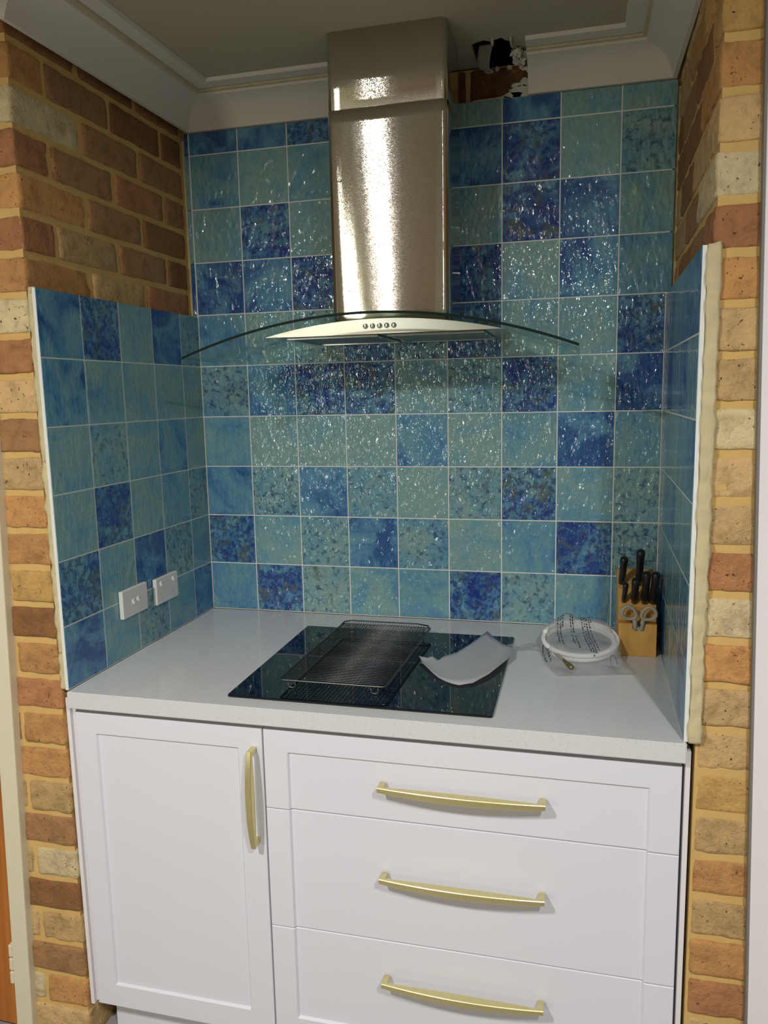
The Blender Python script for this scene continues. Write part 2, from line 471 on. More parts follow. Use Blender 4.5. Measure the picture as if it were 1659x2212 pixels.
LEFT_FRONT = {2: 'drk', 1: 'org', 0: 'pal', -1: 'red', -2: 'org', -3: 'red', -4: 'org', -5: 'pal', -6: 'red', -7: 'tan', -8: 'mau', -9: 'tan', -10: 'org',
              -11: 'org', -12: 'och', -13: 'drk', -14: 'org', -15: 'red', -16: 'org', -17: 'org', -18: 'gry', -19: 'mau', -20: 'pal', -21: 'drk', -22: 'gry', -23: 'mau', -24: 'org', -25: 'tan', -26: 'red'}
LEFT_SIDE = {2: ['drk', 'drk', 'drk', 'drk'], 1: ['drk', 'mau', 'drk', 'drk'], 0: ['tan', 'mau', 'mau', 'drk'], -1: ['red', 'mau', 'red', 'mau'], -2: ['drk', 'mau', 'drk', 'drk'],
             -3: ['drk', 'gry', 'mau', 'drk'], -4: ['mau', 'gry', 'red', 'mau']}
RIGHT_FRONT = {3: 'tan', 2: 'och', 1: 'och', 0: 'och', -1: 'org', -2: 'tan', -3: 'pal', -4: 'red', -5: 'org', -6: 'tan', -7: 'tan', -8: 'pal', -9: 'tan', -10: 'tan',
               -11: 'red', -12: 'pal', -13: 'org', -14: 'tan', -15: 'gry', -16: 'och', -17: 'gry', -18: 'org', -19: 'gry', -20: 'org', -21: 'red', -22: 'tan', -23: 'org', -24: 'gry', -25: 'tan', -26: 'org'}

def brick_wall(name, side):
    """corner pier and side wall of the alcove; side -1 = left, +1 = right"""
    bm = bmesh.new(); lay = bm.loops.layers.float_color.new('bcol')
    fc = LEFT_FRONT if side < 0 else RIGHT_FRONT
    lowpier = False
    def X(d, yy=FY):        # distance from brick face outwards -> x
        return (-.022 + SL * min(yy, 0) - d) if side < 0 else (XR + (.0175 + (.009 if lowpier else 0)) + SL * min(yy, 0) + d)
    fy = FY + .004
    k = 0
    for n in range(-26, 3):
        z0, z1 = course_z(n)
        z1 = min(z1, 2.43)
        lowpier = n < -4
        long_side = (n % 2 == 0)
        if side > 0: long_side = not long_side
        rows = []
        # front pier
        w = .112 if long_side else .23
        a, b_ = X(0), X(w)
        jit = random.Random(n * 7 + side).uniform(-.003, .003)
        front_len = .23 if long_side else .11
        brick_box(bm, lay, min(a, b_), max(a, b_), fy + jit, fy + jit + front_len, z0, z1, fc.get(n, 'org'), 100 + n * 3 + side)
        if long_side:
            a, b_ = X(w + .01), X(.23 + w)
            brick_box(bm, lay, min(a, b_), max(a, b_), fy, fy + .1, z0, z1, random.Random(n).choice(['org', 'tan', 'mau', 'pal']), 300 + n * 3 + side, cuts=6)
        # side wall (only above the tiles)
        if n >= -5:
            y = fy + front_len + .011; i = 1
            while y < -.012:
                y2 = min(y + .229, -.004)
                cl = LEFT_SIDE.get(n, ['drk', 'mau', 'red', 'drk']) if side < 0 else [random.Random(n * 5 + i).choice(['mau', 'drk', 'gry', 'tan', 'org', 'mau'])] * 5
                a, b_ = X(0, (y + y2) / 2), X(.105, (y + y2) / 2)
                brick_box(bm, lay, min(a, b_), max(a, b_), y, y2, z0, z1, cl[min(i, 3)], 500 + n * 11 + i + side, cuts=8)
                y = y2 + .011; i += 1
    o = obj(name, bm, M['brick'])
    tag(o, kind='structure')
    # mortar body, slightly recessed behind the brick faces
    lowpier = False
    mb = bmesh.new()
    rc = .0055
    e_ = rc if side < 0 else -rc
    xi = lambda yy: X(0, yy) - e_ if side < 0 else X(0, yy) + rc
    far = -.25 if side < 0 else 1.49
    prism(mb, [(far, fy + rc), (xi(fy), fy + rc), (xi(0), 0), (xi(0), .11), (far, .11)], 0.001, CEIL - .002, 'z')
    obj('mortar', mb, M['mortar'], o)
    # strip of bedding mortar between the tile edge and the bricks
    sb = bmesh.new()
    nz = 170; nx = 5
    x0 = -.0195 if side < 0 else 1.3275
    x1 = -.034 if side < 0 else 1.3475
    g = []
    for i in range(nz + 1):
        z = .921 + (1.822 - .921) * i / nz
        rowv = []
        for j in range(nx + 1):
            t = j / nx
            xx = x0 + (x1 - x0) * t
            if j == nx: xx += noise.noise(Vector((z * 30, side * 5, 1))) * .006
            if j == nx - 1: xx += noise.noise(Vector((z * 45, side * 5, 4))) * .003
            yy = FY + .0045 + .0015 * t - .001 * (1 - abs(2 * t - 1)) + noise.noise(Vector((xx * 60, z * 45, side))) * .0036
            rowv.append(sb.verts.new((xx, yy, z)))
        g.append(rowv)
    for i in range(nz):
        for j in range(nx):
            sb.faces.new((g[i][j], g[i][j + 1], g[i + 1][j + 1], g[i + 1][j]))
    so = obj('mortar_strip', sb, M['mortar_pale'], o, smooth=True)
    md = so.modifiers.new('s', 'SOLIDIFY'); md.thickness = .010; md.offset = -1 if side < 0 else 1
    return o
wall_left = brick_wall('wall_left', -1)
wall_right = brick_wall('wall_right', 1)
# packing layer behind the lower side tiles
for w_, s in ((wall_left, -1), (wall_right, 1)):
    b_ = bmesh.new()
    if s < 0: prism(b_, [(-.009, -.001), (-.0275, -.001), (-.0275 , FY + .006), (-.009 + SL * FY, FY + .006)], .921, 1.8195, 'z')
    else: prism(b_, [(XR + .009, -.001), (XR + .0225, -.001), (XR + .0225, FY + .006), (XR + .009 + SL * FY, FY + .006)], .921, 1.8195, 'z')
    obj('tile_adhesive', b_, M['mortar_pale'], w_)

# back wall: brick strip visible in the gap of the cornice
bm = bmesh.new(); lay = bm.loops.layers.float_color.new('bcol')
for n, cl in ((1, ['umb', 'drk', 'umb']), (2, ['umb', 'umb', 'umb'])):  # dark bricks, with the gap's shade also put into their colour
    z0, z1 = course_z(n)
    xs = .62 if n == 1 else .70
    for i in range(3):
        brick_box(bm, lay, xs + .24 * i - .12, xs + .24 * i + .11, .012, .10, z0, (z1 if n == 1 else 2.421), cl[i], 900 + n * 10 + i)
wall_back = obj('wall_back', bm, M['brick']); tag(wall_back, kind='structure')
bm = bmesh.new(); box(bm, -.03, XR + .03, .018, .11, 0.001, 2.424)
obj('mortar', bm, M['mortar'], wall_back)
bm = bmesh.new(); box(bm, -.03, XR + .03, .010, .018, 0.001, 2.325)
obj('tile_adhesive', bm, M['mortar_pale'], wall_back)
# broken plaster left on the bricks in the gap
rng = random.Random(4)
bm = bmesh.new()
def blob(bm, cx, cz, rx, rz, seed, y=.011, th=.006, n=26):
    ring = []
    for i in range(n):
        a = 2 * math.pi * i / n
        k = 1 + .35 * noise.noise(Vector((math.cos(a) * 1.7 + seed, math.sin(a) * 1.7, seed * .3))) + .18 * noise.noise(Vector((math.cos(a) * 5 + seed, math.sin(a) * 5, 2)))
        ring.append((cx + rx * k * math.cos(a), cz + rz * k * math.sin(a)))
    outer = [bm.verts.new((x, y, z)) for x, z in ring]
    mid = [bm.verts.new((cx + (x - cx) * .8, y - th, cz + (z - cz) * .8)) for x, z in ring]
    for i in range(n): bm.faces.new((outer[i], outer[(i + 1) % n], mid[(i + 1) % n], mid[i]))
    bm.faces.new(mid[::-1])
for cx, cz, rx, rz in ((.957, 2.352, .034, .018), (.935, 2.345, .03, .01), (.965, 2.375, .014, .012), (.945, 2.37, .016, .006), (.86, 2.338, .04, .008), (.905, 2.34, .03, .006),
                       (.872, 2.412, .012, .0045), (.893, 2.416, .006, .005), (.925, 2.416, .008, .005)):
    blob(bm, cx, cz, rx, rz, cx * 40)
obj('plaster_residue', bm, M['plaster'], wall_back, smooth=False)

# ------------------------------------------------------------------ tiles
CL = {'P': (.12, .12), 'L': (.55, .10), 'C': (.78, .42), 'M': (.25, .78), 'D': (.72, 1.0), 'K': (.9, .62), 'S': (.30, .34)}
BACK = ['LDMSLDMLC', 'DPMCMPLDM', 'LMCMPMDSM', 'SPPPCPSKP', 'MCDDSMDPK', 'LSMDMDSPD', 'KCDPPDPCS', 'PDPPPPDKS', 'SPSPPKDPM', 'KKDPPPCPP']
LEFT = ['CMMCK', 'SMDSD', 'MLPDP', 'PLSMP', 'PPPSK', 'MKPDK']          # from the back corner to the front
LEFT = ['CLMSK', 'SMKSD', 'MLPDP', 'PLSMP', 'PPPSC', 'MKPDC']
RIGHT_TILES = ['CKSLC', 'KCPSL', 'SLCPS', 'CSPLC', 'LKSCP', 'KCSCK']
def tile_obj(name, parent, cells, P3, nrm, th=.009, gap=.0030, seed=1, mat='tile'):
    """cells: (a0,a1,z0,z1,cls); P3(a,z,d): point at depth d out of the wall"""
    bm = bmesh.new(); lay = bm.loops.layers.float_color.new('tcol')
    rng = random.Random(seed)
    for a0, a1, z0, z1, c in cells:
        R, G = CL[c]
        col = (min(1, max(0, R + rng.uniform(-.1, .1))), min(1, max(0, G + rng.uniform(-.08, .08))), rng.random(), 1)
        g = gap / 2
        lo, hi = min(a0, a1), max(a0, a1)
        e = .0012
        o_ = [(lo + g, z0 + g), (hi - g, z0 + g), (hi - g, z1 - g), (lo + g, z1 - g)]
        i_ = [(lo + g + e, z0 + g + e), (hi - g - e, z0 + g + e), (hi - g - e, z1 - g - e), (lo + g + e, z1 - g - e)]
        b0 = [bm.verts.new(P3(a, z, -th + .0005)) for a, z in o_]
        b1 = [bm.verts.new(P3(a, z, -e * .8)) for a, z in o_]
        b2 = [bm.verts.new(P3(a, z, 0)) for a, z in i_]
        fs = []
        for A, B in ((b0, b1), (b1, b2)):
            for k in range(4): 
                f = bm.faces.new((A[k], A[(k + 1) % 4], B[(k + 1) % 4], B[k])); fs.append(f)
                if A is b0: f.material_index = 1
        fs.append(bm.faces.new(b2)); 
        fs.append(bm.faces.new(b0[::-1])); fs[-1].material_index = 1
        for f in fs:
            for lp in f.loops: lp[lay] = col
    return obj(name, bm, [M[mat], M['tile_edge']], parent)
cells = []
for j in range(10):
    z0 = ROW[j]; z1 = ROW[j + 1] if j < 9 else TOPB
    if j == 0: z0 = .9215
    for i in range(9):
        cells.append((COLX[i], COLX[i + 1] + (.0145 if i == 8 and j > 5 else 0), z0, z1, BACK[j][i]))
    if j > 5: cells.append((-.0165, -.0005, z0, z1, BACK[j][0]))
tile_obj('tile_panel', wall_back, cells, lambda a, z, d: (a, -d, z), None, seed=11)
bm = bmesh.new(); box(bm, -.004, XR + .006, .0012, .010, .9205, TOPB - .001); obj('grout', bm, M['grout'], wall_back)
cells = []
for j in range(6):
    z0 = ROW[j] if j else .9215; z1 = ROW[j + 1] if j < 5 else 1.8215
    for i in range(5): cells.append((YC[i], YC[i + 1], z0, z1, LEFT[j][i]))
tile_obj('tile_panel', wall_left, cells, lambda a, z, d: (d + SL * a, a, z), None, seed=12, mat='tile_side')
cells2 = [(a, b_, z0, z1, 'PLSCK'[(int(-a * 13) + int(z0 * 7)) % 5]) for a, b_, z0, z1, c in cells]
cells2 = []
for j in range(6):
    z0 = ROW[j] if j else .9215; z1 = ROW[j + 1] if j < 5 else 1.8215
    for i in range(5): cells2.append((YC[i], YC[i + 1], z0, z1, RIGHT_TILES[j][i]))
tile_obj('tile_panel', wall_right, cells2, lambda a, z, d: (XR - d + SL * a, a, z), None, seed=13, mat='tile_side')
for w_, s in ((wall_left, -1), (wall_right, 1)):
    b_ = bmesh.new()
    y0, y1 = -.0005, FY + .0025
    if s < 0: prism(b_, [(-.0012 + SL * y0, y0), (-.009, y0), (-.009 + SL * y1, y1), (-.0012 + SL * y1, y1)], .9205, 1.8195, 'z')
    else: prism(b_, [(XR + .0012, y0), (XR + .009, y0), (XR + .009 + SL * y1, y1), (XR + .0012 + SL * y1, y1)], .9205, 1.8195, 'z')
    obj('grout', b_, M['grout'], w_)

# ------------------------------------------------------------------ ceiling with the ragged hole
bm = bmesh.new()
H = [(.842, -.118), (.858, -.128), (.875, -.134), (.893, -.121), (.899, -.128), (.918, -.137), (.926, -.120), (.938, -.112), (.943, -.090), (.941, -.070), (.947, -.045), (.940, -.030), (.938, -.004)]
X0, X1, Y0, Y1 = -2.2, 3.2, -4.6, .11
def cf(pts, z=CEIL):
    vs = [bm.verts.new((x, y, z)) for x, y in pts]; bm.faces.new(vs)
hx0 = .842
cf([(X0, Y0), (X1, Y0), (X1, -.14), (X0, -.14)])
cf([(X0, -.14), (hx0, -.14), (hx0, Y1), (X0, Y1)])
cf([(.947, -.14), (X1, -.14), (X1, Y1), (.947, Y1)])
# ragged boundary
prev = (hx0, -.14)
up = [(hx0, -.14)] + [(x, -.14) for x, y in H[1:-3]] 
pts = H[:9]
for i in range(len(pts) - 1):
    cf([(pts[i][0], -.14), (pts[i + 1][0], -.14), pts[i + 1], pts[i]])
cf([(pts[-1][0], -.14), (.947, -.14), (.947, -.045), (.941, -.070), pts[-1]])
cf([(.947, -.045), (.947, Y1), (.936, Y1), (.938, -.004), (.940, -.030)])
ceiling = obj('ceiling', bm, M['ceiling']); tag(ceiling, kind='structure')
md = ceiling.modifiers.new('s', 'SOLIDIFY'); md.thickness = .012; md.offset = 1
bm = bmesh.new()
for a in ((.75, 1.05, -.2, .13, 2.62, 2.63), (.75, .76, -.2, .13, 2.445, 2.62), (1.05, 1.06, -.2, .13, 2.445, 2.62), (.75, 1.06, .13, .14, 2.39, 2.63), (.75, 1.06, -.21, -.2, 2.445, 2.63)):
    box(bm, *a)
obj('roof_cavity', bm, M['dark'], ceiling)  # the hole's shade is put into the lining's near-black colour
# curved scrap of plasterboard paper hanging in the hole
bm = bmesh.new()
g = []
for i in range(13):
    t = i / 12
    a = t * 2.2
    rowv = []
    for k in range(7):
        s = k / 6
        rowv.append(bm.verts.new((.892 - .034 * s * (1 - .2 * t) - .012 * math.sin(a), -.085 + .045 * t, 2.440 - .048 * math.sin(a * .75) * (1 - .22 * s))))
    g.append(rowv)
for i in range(12):
    for k in range(6): bm.faces.new((g[i][k], g[i][k + 1], g[i + 1][k + 1], g[i + 1][k]))
o = obj('torn_lining', bm, simple('torn_board', lin((150, 142, 126)), .9), ceiling, smooth=True)
md = o.modifiers.new('s', 'SOLIDIFY'); md.thickness = .003
# crumbled plaster at the broken cornice end
bm = bmesh.new()
rng = random.Random(8)
for i in range(34):
    cx = .952 + rng.uniform(-.010, .022); cy = rng.uniform(-.085, -.004); cz = 2.425 - rng.uniform(0, .03) * (1 if cx > .96 else .5)
    r = rng.uniform(.004, .008)
    bmt = bmesh.ops.create_icosphere(bm, subdivisions=2, radius=r)
    for v in bmt['verts']:
        v.co = v.co * (1 + 1.1 * noise.noise(v.co * 220 + Vector((i, 0, 0)))) + Vector((cx, cy, cz))
obj('broken_plaster', bm, M['plaster'], ceiling)

# cornices
PROF = [(0.0, 2.3395), (.010, 2.3395), (.013, 2.349), (.019, 2.366), (.030, 2.383), (.046, 2.396), (.066, 2.404), (.078, 2.407), (.079, 2.413)]
LEDGE = [(.079, 2.413), (.086, 2.413), (.088, 2.4195), (.131, 2.421), (.133, 2.4295), (.0, 2.4295)]
XL_ = -.022; XRR = XR + .0175
def cornice(name, mapper, ends, parent=None, prof=None, mat=None):
    """mapper(d, z, which) gives the point at either end"""
    bm = bmesh.new()
    a = [bm.verts.new(mapper(d, z, 0)) for d, z in prof]
    b_ = [bm.verts.new(mapper(d, z, 1)) for d, z in prof]
    n = len(prof)
    for i in range(n - 1):
        bm.faces.new((a[i], a[i + 1], b_[i + 1], b_[i]))
    bm.faces.new((a[-1], a[0], b_[0], b_[-1]))
    bm.faces.new(a); bm.faces.new(b_[::-1])
    return bm
FULL = PROF + [(.0, 2.413)]
def mk_cornice(name, mp, n=1):
    o = obj(name, cornice(name, mp, None, prof=FULL), M['cornice']); shade_auto(o, 30)
    tag(o, kind='structure')
    bead = [(.050, 2.4128), (.079, 2.4128), (.0865, 2.4145), (.088, 2.4195), (.060, 2.4205)]
    obj('cornice_bead', cornice(name, mp, None, prof=bead), M['bead'], o)
    led = [(.0, 2.4205), (.128, 2.4205), (.132, 2.4295), (.0, 2.4295)]
    obj('ledge', cornice(name, mp, None, prof=led), M['cornice'], o)
    return o
lm = lambda d, z, w: (XL_ + d + SL * (-.73 if w == 0 else -d), (-.735 if w == 0 else -d), z)
XLB = -.002
mk_cornice('trim_1', lambda d, z, w: ((XL_ + d if w == 0 else XLB + d) - .0, (-.735 if w == 0 else -d), z))
mk_cornice('trim_2', lambda d, z, w: ((XLB + d if w == 0 else .70), -d, z))
mk_cornice('trim_3', lambda d, z, w: ((.9745 if w == 0 else XRR - d - .008), -d, z))
mk_cornice('trim_4', lambda d, z, w: ((XRR - d - .008 if w == 0 else XRR - d - .004), (-d if w == 0 else -.735), z))
# cornice return over the left pier
bm = bmesh.new(); prism(bm, [(-.735, 2.345), (-.75, 2.345), (-.80, 2.40), (-.82, 2.429), (-.735, 2.429)], -.9, -.029, 'x')
tag(obj('trim_5', bm, M['cream_paint']), kind='structure')

# ------------------------------------------------------------------ rest of the room
bm = bmesh.new(); box(bm, -2.2, 3.2, -4.6, .12, -.02, 0.0)
tag(obj('floor', bm, simple('floor_covering', lin((158, 154, 150)), .4, namt=.1)), kind='structure')
bm = bmesh.new(); box(bm, -2.22, 3.22, -4.62, -4.6, 0, 2.43)
wall_rear = tag(obj('wall_rear', bm, M['room_wall']), kind='structure')
bm = bmesh.new(); box(bm, -2.22, -2.2, -4.6, -.7, 0, 2.43)
tag(obj('wall_far_left', bm, M['room_wall']), kind='structure')
bm = bmesh.new(); box(bm, 3.2, 3.22, -4.6, -.7, 0, 2.43)
tag(obj('wall_far_right', bm, M['room_wall']), kind='structure')
bm = bmesh.new(); box(bm, -2.2, -1.1, -.712, -.60, 0, 2.43); box(bm, -1.1, -.36, -.712, -.60, 2.1, 2.43)
tag(obj('wall_left_front', bm, M['room_wall']), kind='structure')
bm = bmesh.new(); box(bm, 2.05, 3.2, -.712, -.60, 0, 2.43)
tag(obj('wall_right_front', bm, M['room_wall']), kind='structure')
def reflection_panel(name, x0, x1, mat, lab):  # unseen folds added to colour what the steel chimney reflects
    bm = bmesh.new(); n = 60; a = []
    for i in range(n + 1):
        t = i / n; x = x0 + (x1 - x0) * t; y = -4.53 + .03 * math.sin(t * (x1 - x0) * 45)
        a.append((bm.verts.new((x, y, .05)), bm.verts.new((x, y, 2.2))))
    for i in range(n): bm.faces.new((a[i][0], a[i + 1][0], a[i + 1][1], a[i][1]))
    o = obj(name, bm, mat, wall_rear, smooth=True)
    md = o.modifiers.new('s', 'SOLIDIFY'); md.thickness = .003
reflection_panel('curtain', -.95, -.42, M['curtain_green'], 'yellow green curtain on the rear wall behind the camera')
reflection_panel('curtain', -.36, .35, M['curtain_taupe'], 'taupe curtain on the rear wall behind the camera')

# left door, its frame and hinge
door = empty('door_1', (-.2, FY, 0)); tag(door, kind='structure')
bm = bmesh.new()
box(bm, -.046, 0.0, -.012, .05, 0, 2.1, .003)
fr = obj('door_frame', bm, M['cream_paint'], door, loc=(.0135, -.004, 0)); fr.rotation_euler = (0, math.radians(2.0), 0)
bm = bmesh.new(); box(bm, -.86, -.056, .004, .044, .01, 2.05, .002)
lf = obj('door_leaf', bm, M['door_wood'], door, loc=(.0135, -.004, 0)); lf.rotation_euler = (0, math.radians(2.0), 0)
bm = bmesh.new(); box(bm, -.0545, -.047, -.006, .01, .14, .25, .001)
for k in range(3): box(bm, -.0555, -.045, -.014, -.004, .142 + .037 * k, .142 + .037 * k + .033, .003)
h = obj('hinge', bm, M['cream_paint'], door, loc=(.0135, -.004, 0)); h.rotation_euler = (0, math.radians(2.0), 0)

# tall white panel to the right
tp = empty('tall_panel', (1.4575, FY, 0)); tp.rotation_euler = (0, math.radians(-1.55), 0)
bm = bmesh.new(); box(bm, .004, .6, -.018, .0, 0.0, 2.38, .0015)
obj('door_face', bm, M['panel_white'], tp)
bm = bmesh.new(); box(bm, .0, .02, -.014, .003, 0.0, 2.38, .001)
obj('edge_strip', bm, M['grey_edge'], tp)
tag(tp, 'tall plain white panel standing at the right edge of the right brick pier', 'panel')

# ------------------------------------------------------------------ worktop and cabinets
bm = bmesh.new()
CF = -.722
prism(bm, [(-.002, -.002), (XR - .0005, -.002), (XR - .002 + SL * CF + .0085, CF), (-.002 + SL * CF + .001, CF)], .880, .920, 'z')
bmesh.ops.bevel(bm, geom=bm.edges[:], offset=.002, segments=2, affect='EDGES')
wt = obj('worktop', bm, M['quartz']); tag(wt, 'pale grey speckled stone worktop across the alcove under the hood', 'worktop')

def shaker(bm, x0, x1, z0, z1, yf, th, px0, px1, pz0, pz1, rec=.006, bv=.004):
    """front with a sunken field. px/pz may equal the outer edge (field runs through)"""
    e = .0012
    xs = sorted({x0, px0 - 0, px1, x1}); 
    def H(x, z):
        inx = px0 <= x <= px1; inz = pz0 <= z <= pz1
        return rec if (inx and inz) else 0
    X = [x0, x0 + e, px0, px0 + bv, px1 - bv, px1, x1 - e, x1]
    def zs():
        o = [z0, z0 + e]
        if pz0 > z0: o += [pz0, pz0 + bv]
        if pz1 < z1: o += [pz1 - bv, pz1]
        o += [z1 - e, z1]
        return o
    Z = zs()
    g = []
    for z in Z:
        r = []
        for x in X:
            # depth of recess at this vertex
            def ramp_(v, a, b_, has_a, has_b):
                t = 1.0
                if has_a: t = min(t, max(0, (v - a) / bv))
                if has_b: t = min(t, max(0, (b_ - v) / bv))
                return t
            d = rec * min(ramp_(x, px0, px1, True, True), ramp_(z, pz0, pz1, pz0 > z0, pz1 < z1))
            edge = e if (x in (x0, x1) or z in (z0, z1)) else 0
            r.append(bm.verts.new((x, yf + d + edge, z)))
        g.append(r)
    for i in range(len(Z) - 1):
        for k in range(len(X) - 1):
            bm.faces.new((g[i][k], g[i][k + 1], g[i + 1][k + 1], g[i + 1][k]))
    # sides and back
    loop = g[0] + [g[i][-1] for i in range(1, len(Z))] + g[-1][::-1][1:] + [g[i][0] for i in range(len(Z) - 2, 0, -1)]
    bk = [bm.verts.new((v.co.x, yf + th, v.co.z)) for v in loop]
    n = len(loop)
    for i in range(n): bm.faces.new((loop[i], loop[(i + 1) % n], bk[(i + 1) % n], bk[i]))
    bm.faces.new(bk)

def handle(parent, L_, pos, vertical=False, lab=None):
    """slim bow handle, length L_, centred at pos on the front's face"""
    bm = bmesh.new()
    n = 28; w = .0055
    prof = []
    for i in range(n + 1):
        t = i / n; u = (t - .5) * L_
        bow = 1 - (2 * t - 1) ** 2
        prof.append((u, -.0245, -.0300 - .0135 * bow, w + .002 * bow))
    rings = []
    for u, yi, yo, ww in prof:
        q = [(u, yi, -ww), (u, yi, ww), (u, yo + .001, ww), (u, yo, ww - .0012), (u, yo, -ww + .0012), (u, yo + .001, -ww)]
        if vertical: q = [(c, b_, a) for a, b_, c in q]
        rings.append([bm.verts.new(p) for p in q])
    for i in range(n):
        for k in range(6): bm.faces.new((rings[i][k], rings[i][(k + 1) % 6], rings[i + 1][(k + 1) % 6], rings[i + 1][k]))
    bm.faces.new(rings[0]); bm.faces.new(rings[-1][::-1])
    for s in (-1, 1):
        a = s * (L_ / 2 - .0065)
        if vertical: box(bm, -.0055, .0055, -.028, 0, a - .0062, a + .0062, .0008)
        else: box(bm, a - .0062, a + .0062, -.028, 0, -.0055, .0055, .0008)
    o = obj('handle', bm, M['gold'], parent, loc=pos)
    shade_auto(o, 25)
    o['label'] = 'brass bow handle'
    return o

DY = -.702          # face of doors and drawers
cab = empty('base_cabinet', (.2225, -.35, .105)); tag(cab, 'white base cabinet with one panelled door left of the drawers', 'cabinet')
def rel(o, e):
    o.location = Vector(o.location) - e.location
    return o
bm = bmesh.new(); box(bm, -.008, .459, -.680, -.03, .105, .878)
rel(obj('body', bm, M['cabinet'], cab), cab)
bm = bmesh.new(); shaker(bm, -.0095, .4572, .1085, .8645, DY, .02, .0425, .4005, .1665, .8155)
dr = rel(obj('door', bm, M['cabinet'], cab), cab)
handle(dr, .226, (.4385, DY, .7095), True)
dc = empty('drawer_cabinet', (.89, -.35, .105)); tag(dc, 'wide white cabinet of three stacked drawers with brass handles', 'cabinet')
bm = bmesh.new(); box(bm, .4595, 1.3175, -.680, -.03, .105, .878)
rel(obj('body', bm, M['cabinet'], dc), dc)
for z0, z1, a, b_, hz in ((.6815, .8645, .6815, .8155, .7655), (.3965, .6792, .3965, .6792, .5592), (.1085, .3942, .1685, .3942, .3128)):
    bm = bmesh.new(); shaker(bm, .4607, 1.3203, z0, z1, DY, .02, .5145, 1.2635, a, b_)
    d_ = rel(obj('drawer', bm, M['cabinet'], dc), dc)
    handle(d_, .344, (.8945, DY, hz))
# end panels, each scribed to its pier
bm = bmesh.new(); box(bm, -.0312, -.0212, -.702, -.63, .102, .897, .001); box(bm, -.0214, -.0128, -.692, -.63, .106, .8785, .0008)
tag(obj('end_panel', bm, M['panel_white']), 'narrow white end panel between the left brick pier and the cabinet door', 'panel')
bm = bmesh.new(); box(bm, 1.3255, 1.3350, -.703, -.63, .102, .8975, .001)
tag(obj('end_panel', bm, M['panel_white']), 'narrow white end panel between the drawers and the right brick pier', 'panel')
bm = bmesh.new(); box(bm, .003, 1.32, -.652, -.634, .0, .1045, .001)
tag(obj('kickboard', bm, M['cabinet']), 'white kickboard recessed under the cabinet door and drawers', 'kickboard')

# ------------------------------------------------------------------ cooktop
ct = empty('cooktop', (.662, -.411, .92)); tag(ct, 'black glass cooktop set in the stone worktop under the hood', 'cooktop')
bm = bmesh.new()
def rrect(x0, x1, y0, y1, r, n=5):
    o = []
    for cx, cy, a0 in ((x1 - r, y1 - r, 0), (x0 + r, y1 - r, 90), (x0 + r, y0 + r, 180), (x1 - r, y0 + r, 270)):
        for k in range(n + 1):
            a = math.radians(a0 + 90 * k / n); o.append((cx + r * math.cos(a), cy + r * math.sin(a)))
    return o
prism(bm, rrect(-.2945, .2945, -.266, .266, .006), .0002, .0055, 'z')
g_ = obj('glass_plate', bm, M['cook'], ct)
bv = g_.modifiers.new('b', 'BEVEL'); bv.width = .0012; bv.segments = 2; bv.limit_method = 'ANGLE'; bv.angle_limit = math.radians(50)

# ------------------------------------------------------------------ range hood
hood = empty('range_hood', (.662, -.2, 1.72)); tag(hood, 'stainless steel range hood with curved glass canopy on the tiled wall', 'range hood')
HX = .662
def hobj(name, bm, mat, parent=None, smooth=False):
    o = obj(name, bm, mat, parent or hood, smooth)
    if parent is None or parent is hood: o.location = -hood.location
    return o
def chimney(bm, xc, hw, yf, yb, z0, z1, r, bow=0.0, nz=1):
    prof = []
    prof.append((xc - hw, yb)); 
    for k in range(7):
        a = math.radians(180 + 90 * k / 6); prof.append((xc - hw + r + r * math.cos(a), yf + r + r * math.sin(a)))
    nf = 14
    xa, xb = xc - hw + r, xc + hw - r
    for k in range(1, nf): 
        t = k / nf; prof.append((xa + (xb - xa) * t, yf))
    for k in range(7):
        a = math.radians(270 + 90 * k / 6); prof.append((xc + hw - r + r * math.cos(a), yf + r + r * math.sin(a)))
    prof.append((xc + hw, yb))
    rows = []
    for i in range(nz + 1):
        t = i / nz; z = z0 + (z1 - z0) * t
        row = []
        for x, y in prof:
            u = (x - xc) / hw
            row.append(bm.verts.new((x, y - bow * (1 - u * u) * (1 - t) ** 1.5, z)))
        rows.append(row)
    for i in range(nz):
        for k in range(len(prof) - 1): bm.faces.new((rows[i][k], rows[i][k + 1], rows[i + 1][k + 1], rows[i + 1][k]))
def zg(x): return 1.7605 - .0855 * ((x - HX) / .454) ** 2
bm = bmesh.new(); chimney(bm, HX, .1465, -.286, -.11, 1.752, 2.254, .016, bow=.004, nz=16)
o = hobj('lower_chimney', bm, M['steel'], smooth=True); md = o.modifiers.new('s', 'SOLIDIFY'); md.thickness = .0012; md.offset = 1
bm = bmesh.new(); chimney(bm, HX, .1445, -.284, -.11, 2.20, 2.4295, .015)
o = hobj('upper_chimney', bm, M['steel'], smooth=True); md = o.modifiers.new('s', 'SOLIDIFY'); md.thickness = .0012; md.offset = 1
# glass canopy
bm = bmesh.new()
n = 48; th = .006
xs = [HX - .4535 + .907 * i / n for i in range(n + 1)]
yf_, yb_ = -.500, -.006
A = [[bm.verts.new((x, y, zg(x) - dz)) for x in xs] for y, dz in ((yf_, 0), (yf_, th), (yb_, th), (yb_, 0))]
for a, b_, mi in ((0, 1, 1), (1, 2, 0), (2, 3, 0), (3, 0, 0)):
    for i in range(n):
        f = bm.faces.new((A[a][i], A[a][i + 1], A[b_][i + 1], A[b_][i])); f.material_index = mi; f.smooth = (mi == 0)
for i in (0, n):
    f = bm.faces.new([A[k][i] for k in range(4)]); f.material_index = 0
o = hobj('glass_canopy', bm, [M['glass'], M['glass_edge']])
o['label'] = 'curved clear glass canopy with dark green edge'
